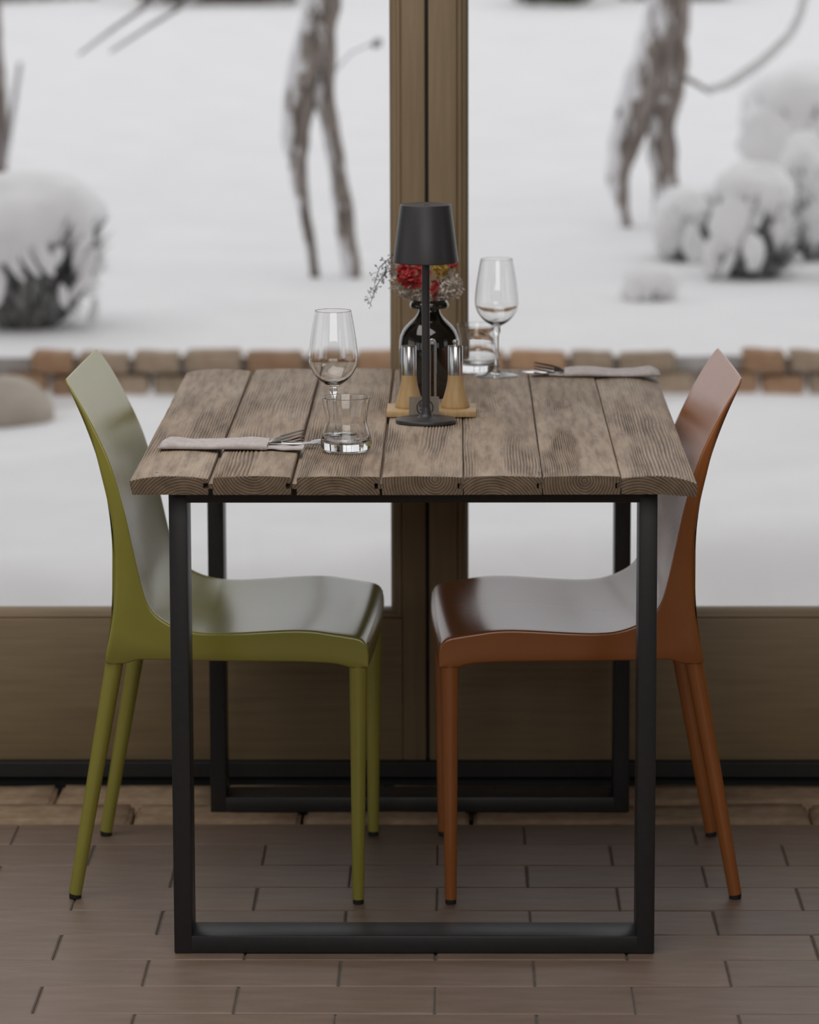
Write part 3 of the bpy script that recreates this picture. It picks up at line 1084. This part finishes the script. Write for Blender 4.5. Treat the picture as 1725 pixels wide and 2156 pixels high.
def flap_mesh():
    m = MB()
    nx, ny = 20, 10
    for layer in (0, 1):
        for i in range(nx + 1):
            for j in range(ny + 1):
                x = 0.045 + 0.064 * i / nx
                y = -0.036 + 0.058 * j / ny + 0.004 * math.sin(i * .3)
                z = 0.0006 + 0.0016 * (1 + noise.noise(Vector((x * 60, y * 60, 4)))) + layer * 0.0022
                m.v.append((x, y, z))
    n1 = (nx + 1) * (ny + 1)
    q = lambda i, j, l: l * n1 + i * (ny + 1) + j
    for l in (0, 1):
        for i in range(nx):
            for j in range(ny):
                m.f.append((q(i, j, l), q(i + 1, j, l), q(i + 1, j + 1, l), q(i, j + 1, l)))
    for i in range(nx):
        for j in (0, ny):
            m.f.append((q(i, j, 0), q(i + 1, j, 0), q(i + 1, j, 1), q(i, j, 1)))
    for j in range(ny):
        for i in (0, nx):
            m.f.append((q(i, j, 0), q(i, j + 1, 0), q(i, j + 1, 1), q(i, j, 1)))
    m.mi = [0] * len(m.f)
    return m


def strip(m, pts, th):
    """pts = [(x, z, half_width)] flat metal strip in y, thickness th"""
    o = len(m.v)
    for x, z, w_ in pts:
        for (y, dz) in ((-w_, 0), (w_, 0), (w_ * .92, th), (-w_ * .92, th)):
            m.v.append((x, y, z + dz))
    for i in range(len(pts) - 1):
        for k in range(4):
            k2 = (k + 1) % 4
            m.f.append((o + 4 * i + k, o + 4 * i + k2, o + 4 * i + 4 + k2, o + 4 * i + 4 + k))
            m.mi.append(0)
    m.f += [(o, o + 1, o + 2, o + 3), tuple(o + 4 * (len(pts) - 1) + k for k in range(4))]
    m.mi += [0, 0]


def place_setting(loc, rz, labels):
    e = thing('napkin', labels[0], 'napkin', loc, rz, group='folded napkins with cutlery')
    napkin_mesh().build('pocket', 'linen', e, smooth=60)
    flap_mesh().build('lower_flap', 'linen', e, smooth=60)
    # fork: handle in the pocket, head leaning up out of it
    fk = thing('fork', labels[1], 'fork', loc, rz, group='forks in the napkins')
    m = MB()
    strip(m, [(-0.035, 0.0045, .006), (0.02, 0.0055, .004), (0.047, 0.0068, .0035), (0.056, 0.0085, .006), (0.064, 0.0115, .0105), (0.072, 0.0148, .0115)], 0.0016)
    m.build('handle', 'cutlery', fk, smooth=40).rotation_euler = (-1.0, 0, 0)
    m = MB()
    for k in range(4):
        y = -0.0093 + 0.0062 * k
        o = len(m.v)
        strip(m, [(0.0715, 0.0146, .0018), (0.085, 0.0205, .0015), (0.098, 0.0262, .0013), (0.107, 0.0298, .0007)], 0.0014)
        m.v = m.v[:o] + [(a, b + y, c) for a, b, c in m.v[o:]]
    tn = m.build('tines', 'cutlery', fk, smooth=40)
    tn.rotation_euler = (-1.0, 0, 0)
    kf = thing('table_knife', labels[2], 'knife', (loc[0], loc[1], loc[2]), rz, group='knives in the napkins')
    m = MB()
    strip(m, [(-0.03, 0.0052, .006), (0.05, 0.0056, .0055), (0.058, 0.0056, .0085), (0.090, 0.0058, .0092), (0.118, 0.0058, .0080), (0.128, 0.0058, .0035)], 0.0012)
    m.v = [(a, b + 0.006, c) for a, b, c in m.v]
    m.build('blade', 'cutlery', kf, smooth=40)


place_setting((-0.275, -0.297, 0.7482), -0.035, ('grey linen napkin pocket at the front left of the table', 'dark steel fork leaning out of the front napkin', 'steel knife blade pointing from the front napkin to the tumbler'))
place_setting((0.304, 0.530, 0.7482), PI - 0.02, ('grey linen napkin pocket at the back right of the table', 'bright steel fork leaning out of the back napkin', 'steel knife tucked in the back napkin near the wine glass'))

# ------------------------------------------------------------------ snowy garden
def gz(x, y):
    if y < 5.64:
        z = 0.010 + 0.05 * (noise.noise(Vector((x * .9, y * .8, 2.0)))) * min(1, (y - 0.8) / 1.0)
        # a lumpy trough shaped to darken a band of snow, and a small bank
        yc = 2.70 + 0.14 * math.sin(x * 2.1) + 0.10 * noise.noise(Vector((x * 3.1, 0, 8)))
        dpt = 0.25 * (0.8 + 0.5 * noise.noise(Vector((x * 2.3, 0, 5))))
        z -= dpt * math.exp(-((y - yc) / 0.21) ** 2) + 0.05 / (1 + math.exp((y - yc) * 8))
        z += 0.02 * noise.noise(Vector((x * 5, y * 5, 4))) * math.exp(-((y - yc) / 0.5) ** 2)
        if y > 4.3:
            t = min(1, (y - 4.3) / 1.2)
            z = z * (1 - t) + t * (0.012 + 0.03 * noise.noise(Vector((x * 2.3, 7, 1))))
        if x < -0.9 and y > 4.2:
            z -= 0.05 * min(1, (-0.9 - x) / .3) * min(1, (y - 4.2) / .6)
        return z
    b = 0.122 + 0.022 * (y - 5.75)
    t = min(1, max(0, (y - 5.7) / 1.0))
    return b + t * (0.10 * noise.noise(Vector((x * .35, y * .3, 9))) * min(1, (y - 5.7) / 6) + 0.012 * noise.noise(Vector((x * 1.5, y * 1.1, 3))))


def grid(x0, x1, y0, y1, nx, ny, fn):
    m = MB()
    for j in range(ny + 1):
        for i in range(nx + 1):
            x = x0 + (x1 - x0) * i / nx
            y = y0 + (y1 - y0) * j / ny
            m.v.append((x, y, fn(x, y)))
    for j in range(ny):
        for i in range(nx):
            a = j * (nx + 1) + i
            m.f.append((a, a + 1, a + nx + 2, a + nx + 1))
            m.mi.append(0)
    return m


g = grid(-7, 7, 0.92, 5.62, 120, 110, gz)
tag(g.build('snow_foreground', 'snow', smooth=180), 'smooth snow between the window and the brick edging', 'snow', kind='structure')


def gz2(x, y):
    z = gz(x, y)
    if y < 5.95:
        z += 0.012 * noise.noise(Vector((x * 5, 3, 0))) * (5.95 - y) / .3
    return z


g = grid(-9, 9, 5.66, 26, 120, 160, gz2)
# front lip of the snow cover over the wall backing
tag(g.build('snow_field', 'snow', smooth=180), 'snow covered slope rising behind the brick edging', 'snow', kind='structure')
far = grid(-60, 60, 26, 90, 30, 30, lambda x, y: 0.56 + 0.03 * (y - 26) + 0.5 * noise.noise(Vector((x * .1, y * .1, 0))) * min(1, (y - 26) / 6))
tag(far.build('snow_hill', 'snow', smooth=180), kind='structure')
side = MB()
for (x0, x1) in ((-60, -4.3), (4.3, 60)):
    side.add([(x0, -40, -0.1), (x1, -40, -0.1), (x1, 0.95, -0.1), (x0, 0.95, -0.1)], [(0, 1, 2, 3)])
for (x0, x1) in ((-60, -6.9), (6.9, 60)):
    side.add([(x0, 0.95, -0.1), (x1, 0.95, -0.1), (x1, 27, 0.3), (x0, 27, 0.3)], [(0, 1, 2, 3)])
tag(side.build('snow_ground', 'snow'), kind='structure')

# low brick edging wall
gw = thing('garden_edging', 'low edging of old bricks and stones across the snow outside the window', 'wall', (0, 5.70, -0.05))
gb = [rough_brick(0.135, 0.10, 0.062, 20 + k, 0.004, 2) for k in range(4)]
gb2 = []
for me in gb:
    c = me.copy()
    me.materials.append(MAT['gbrick'])
    c.materials.append(MAT['gbrick2'])
    gb2.append(c)
MB().box(-7, 7, 0.02, 0.12, -0.08, 0.165).build('snow_backing', 'snow', gw)
top_cols = {}
xs_ = -3.0
k = 0
while xs_ < 3.0:
    Lb = R.choice((0.145, 0.155, 0.17, 0.19))
    snowgap = R.random() < 0.12
    pale = R.random()
    if -0.86 < xs_ < -0.66:
        pale = 0.95
    for row in range(2):
        if row == 1 and snowgap:
            continue
        xc = xs_ + Lb / 2 + (0.06 if row == 0 else 0)
        me = R.choice(gb2 if pale > 0.62 else gb)
        o = link('brick', me, gw, (xc, 0, 0.05 + 0.035 + 0.0675 * row + R.uniform(-.004, .004)), (R.uniform(-.06, .06), R.uniform(-.03, .03), R.uniform(-.06, .06)))
        o.scale = ((Lb - 0.016) / 0.135, 1, R.uniform(.92, 1.05))
    xs_ += Lb
    k += 1


def boulder(name, c, r, seed, mat, parent=None, sub=3, amp=0.25, fl=1.0):
    import bmesh
    bm = bmesh.new()
    bmesh.ops.create_icosphere(bm, subdivisions=sub, radius=1)
    for v in bm.verts:
        d = 1 + amp * noise.noise(v.co * 1.4 + Vector((seed * 3.7, 0, 0))) + amp * .4 * noise.noise(v.co * 3.3 + Vector((0, seed, 0)))
        v.co = Vector((v.co.x * r[0] * d, v.co.y * r[1] * d, v.co.z * r[2] * d))
    me = bpy.data.meshes.new(name)
    bm.to_mesh(me)
    bm.free()
    me.materials.append(MAT[mat])
    me.polygons.foreach_set('use_smooth', [True] * len(me.polygons))
    return link(name, me, parent, c)


st = boulder('edging_stone', (-1.30, 5.36, 0.00), (0.155, 0.10, 0.105), 4, 'stone', None, 3, 0.12)
tag(st, 'large pale stone in the snow at the left end of the brick edging', 'stone')


# trees: trunk stems and branches
def tree(label, base, stems, branches=()):
    e = thing('tree', label, 'tree', base)
    for i, (pts, rad) in enumerate(stems):
        P_, R_ = [], []
        A = [np.array([*p, r]) for p, r in zip(pts, rad)]
        for s_ in range(len(A) - 1):
            p0, p1, p2, p3 = A[max(s_ - 1, 0)], A[s_], A[s_ + 1], A[min(s_ + 2, len(A) - 1)]
            for k in range(5):
                t = k / 5
                q = 0.5 * (2 * p1 + (p2 - p0) * t + (2 * p0 - 5 * p1 + 4 * p2 - p3) * t * t + (3 * p1 - p0 - 3 * p2 + p3) * t ** 3)
                P_.append(Vector(q[:3]) - Vector(base))
                R_.append(max(q[3], .004))
        P_.append(Vector(A[-1][:3]) - Vector(base))
        R_.append(rad[-1])
        MB().tube(P_, R_, 20, rough=0.35, seed=i * 5.1 + base[0]).build('trunk', 'bark', e, smooth=80)
    for bi, br in enumerate(branches):
        pts, rad = br[:2]
        q = [Vector(p) - Vector(base) for p in pts]
        MB().tube(q, rad, 8, rough=0.3).build('branch', br[2] if len(br) > 2 else 'twig', e, smooth=80)
    return e


Y = 7.6
tree('slender tree with two leaning stems in the snow left of the window post', (-0.36, Y, gz(-.36, Y)),
     [([(-0.303, Y, .12), (-0.338, Y, .38), (-0.368, Y, .59), (-0.388, Y, .72), (-0.405, Y, .82), (-0.412, Y, 1.0), (-0.408, Y, 1.2), (-0.42, Y, 2.2), (-.5, Y, 3.6)], [.035, .032, .029, .030, .040, .050, .056, .06, .05]),
      ([(-0.435, Y - .02, .12), (-0.458, Y - .02, .28), (-0.482, Y - .02, .42), (-0.503, Y - .02, .55), (-0.505, Y - .02, .66), (-0.490, Y - .02, .79), (-0.465, Y - .02, .93), (-0.44, Y - .01, 1.06), (-.42, Y, 1.2)], [.017, .019, .022, .034, .046, .052, .052, .045, .03])],
     [([(-.40, Y, .85), (-0.31, Y, .95), (-.22, Y, .99)], [.004, .003, .003]),
      ([(-.235, Y, .97), (-.215, Y, .985), (-.205, Y, 1.0)], [.010, .020, .008]),
      ([(-.42, Y, 1.75), (-.65, Y - .05, 1.38), (-.87, Y - .1, 1.22), (-.99, Y - .1, 1.14), (-1.14, Y - .1, 1.04), (-1.26, Y - .1, .95)], [.016, .012, .010, .009, .007, .005]),
      ([(-.42, Y, 1.55), (-.60, Y - .05, 1.30), (-.74, Y - .1, 1.21), (-.86, Y - .1, 1.14), (-1.01, Y - .1, 1.05), (-1.15, Y - .1, .96)], [.016, .012, .010, .009, .007, .005])])
Y = 9.0
tree('thick gnarled tree with snow in its bark on the right', (0.83, Y, gz(.83, Y)),
     [([(0.885, Y, .14), (0.882, Y, .28), (0.872, Y, .40), (0.862, Y, .53), (0.860, Y, .68), (0.872, Y, .81), (0.874, Y, .97), (0.878, Y, 1.15), (.89, Y, 2.2), (.95, Y, 3.6)], [.052, .050, .050, .055, .068, .078, .082, .083, .08, .06]),
      ([(0.742, Y - .03, .14), (0.722, Y - .03, .22), (0.702, Y - .03, .31), (0.690, Y - .03, .41), (0.716, Y - .03, .53), (0.752, Y - .03, .65), (0.795, Y - .03, .78), (0.835, Y - .02, .92), (.86, Y, 1.1)], [.022, .024, .030, .044, .062, .075, .078, .070, .05])],
     [([(0.92, Y, .80), (0.98, Y - .03, .765), (1.05, Y - .05, .725)], [.012, .010, .008], 'bark'),
      ([(1.03, Y - .05, .737), (1.10, Y - .05, .752), (1.16, Y - .05, .79), (1.24, Y - .05, .845), (1.29, Y - .05, .89), (1.35, Y - .05, .95), (1.385, Y - .05, 1.02), (1.42, Y - .05, 1.16), (1.48, Y, 1.5)], [.012, .016, .019, .020, .019, .017, .016, .015, .014], 'snowtwig')])
Y = 10.7
tree('dark tree trunk at the left edge of the view', (-1.93, Y, gz(-1.93, Y)),
     [([(-1.935, Y, .16), (-1.950, Y, .37), (-1.945, Y, .58), (-1.955, Y, .82), (-1.96, Y, 1.11), (-2.0, Y, 2.2), (-2.05, Y, 3.4)], [.062, .055, .056, .052, .055, .055, .05])],
     [([(-1.90, Y - .05, .32), (-1.86, Y - .05, .54), (-1.82, Y - .05, .76)], [.014, .013, .010])])


# snow-laden shrubs
def snow_dome(c, r, seed, parent, frill=0.5):
    import bmesh
    bm = bmesh.new()
    bmesh.ops.create_icosphere(bm, subdivisions=4, radius=1)
    so = Vector((seed * 3.7, seed * 1.3, 0))
    for v in bm.verts:
        p = v.co.copy()
        d = 1 + 0.16 * noise.noise(p * 1.3 + so) + 0.07 * noise.noise(p * 3.5 + so)
        if p.z < 0.15:
            # ragged underside: fingers of snow hanging between the twigs
            fr = noise.noise(Vector((math.atan2(p.y, p.x) * 2.6, seed, p.z * .6)))
            d *= 1 + frill * (fr - 0.1) * min(1, 0.15 - p.z)
        v.co = Vector((p.x * r[0] * d, p.y * r[1] * d, p.z * r[2] * d))
    me = bpy.data.meshes.new('snow_cap')
    bm.to_mesh(me)
    bm.free()
    me.materials.append(MAT['snow'])
    me.polygons.foreach_set('use_smooth', [True] * len(me.polygons))
    return link('snow_cap', me, parent, c)


def shrub(label, c, r, h, seed, domes, n=900, clumps=10, group=None, base=0.42):
    """domes = [(dx, dy, dz, rx, ry, rz)] in units of r, r, h"""
    rr = random.Random(seed)
    z0 = gz(c[0], c[1]) - 0.01
    e = thing('snowy_shrub', label, 'shrub', (c[0], c[1], z0), group=group)
    m = MB()
    for _ in range(n):
        a = rr.uniform(0, 2 * PI)
        f = rr.random() ** .4
        ph = rr.uniform(0.02, 0.85)
        rad = r * f * (base + (1.05 - base) * math.sin(min(1, ph * 1.5 + .15) * PI / 2))
        tip = Vector((math.cos(a) * rad, math.sin(a) * rad * .85, h * ph))
        root = Vector((tip.x * .45, tip.y * .45, tip.z * .2))
        mid = root.lerp(tip, .6) + Vector((0, 0, h * .10))
        w_ = Vector((-math.sin(a), math.cos(a), rr.uniform(-.6, .6))) * rr.uniform(.004, .011)
        m.add([root - w_, root + w_, mid + w_, mid - w_, tip], [(0, 1, 2, 3), (3, 2, 4)])
    m.build('foliage', 'leaf', e)
    for k, (dx, dy, dz, rx, ry, rz) in enumerate(domes):
        snow_dome((dx * r, dy * r, dz * h), (rx * r, ry * r, rz * h), seed + k * 1.7, e)
    for k in range(clumps):
        a = PI * 1.5 + rr.uniform(-1.25, 1.25)
        ph = rr.uniform(.12, .62)
        o = boulder('snow_clump', (math.cos(a) * r * .93, math.sin(a) * r * .78, ph * h), (r * rr.uniform(.05, .10), r * .06, h * rr.uniform(.07, .18)), seed + k * 2.3, 'snow', e, 2, 0.35)
        o.rotation_euler = (rr.uniform(-.2, .2), rr.uniform(-.7, .7), 0)
    return e


shrub('round snow-capped shrub at the left edge behind the brick edging', (-1.33, 6.35), 0.285, 0.47, 5,
      [(0.0, 0, .74, .93, .88, .36), (-.45, -.1, .60, .5, .6, .3)], n=1500, clumps=24)
G = 'snow-laden shrubs on the right'
specs = [((0.93, 8.05), .165, .26, 'small frosted shrub below the gnarled tree, leftmost of the right shrubs', 11, [(0, 0, .66, .9, .8, .40), (-.5, -.3, .45, .45, .4, .35)], 8),
         ((1.11, 7.55), .185, .40, 'snow-laden shrub second from the left among the right shrubs', 12, [(0, 0, .72, .80, .75, .34), (-.35, -.45, .52, .42, .35, .30), (.4, -.3, .5, .35, .3, .25)], 6),
         ((1.34, 8.0), .145, .43, 'tall rounded snow-laden shrub near the right edge of the view', 13, [(0, 0, .66, .84, .8, .42), (.2, -.5, .4, .4, .35, .28)], 5),
         ((1.50, 9.8), .30, .52, 'large snow-covered shrub behind the others at the far right', 15, [(0, 0, .68, .9, .8, .38), (-.5, -.4, .50, .45, .4, .3), (.4, -.4, .5, .4, .4, .3)], 8),
         ((1.53, 7.45), .155, .34, 'snow-laden shrub cut by the right edge of the view', 16, [(0, 0, .68, .85, .8, .38), (-.4, -.4, .45, .35, .3, .3)], 6)]
for c, r, h, lb, sd, dm, cl in specs:
    q = random.Random(sd)
    for _ in range(2):
        a = PI * 1.5 + q.uniform(-1.2, 1.2)
        k = q.uniform(.15, .24)
        dm.append((math.cos(a) * .85, math.sin(a) * .8, q.uniform(.16, .36), k, k * .9, k * r / h * q.uniform(1.5, 2.3)))
    shrub(lb, c, r, h, sd, dm, n=800, clumps=cl, group=G, base=0.85)
shrub('tiny frosted tuft in the snow in front of the right shrubs', (0.72, 7.0), .10, .13, 21, [(0, -0.1, .5, .95, .8, .5), (-.5, -.4, .3, .5, .5, .3)], n=110, clumps=9)

# hedge clumps along the far edge of the snow
for k, (x, y, rx, rz, mt, lb) in enumerate(((-1.75, 23.8, .75, .26, 'hedge', 'brown winter bush at the far edge of the snow, left'), (-3.6, 24.6, 0.95, .20, 'hedge', 'grey-brown bush at the far upper left corner'),
                                            (0.80, 23.6, .36, .30, 'hedgegreen', 'olive green bush at the far edge of the snow'), (1.75, 24.3, .52, .22, 'hedge', 'brown bush right of the olive bush at the far edge'))):
    m = MB()
    rr = random.Random(90 + k)
    quad_cloud(m, (0, 0, rz * .8), rx, .4, rz, 700, .07, rr)
    o = m.build('far_bush', mt, None, (x, y, gz(x, y)))
    tag(o, lb, 'bush')
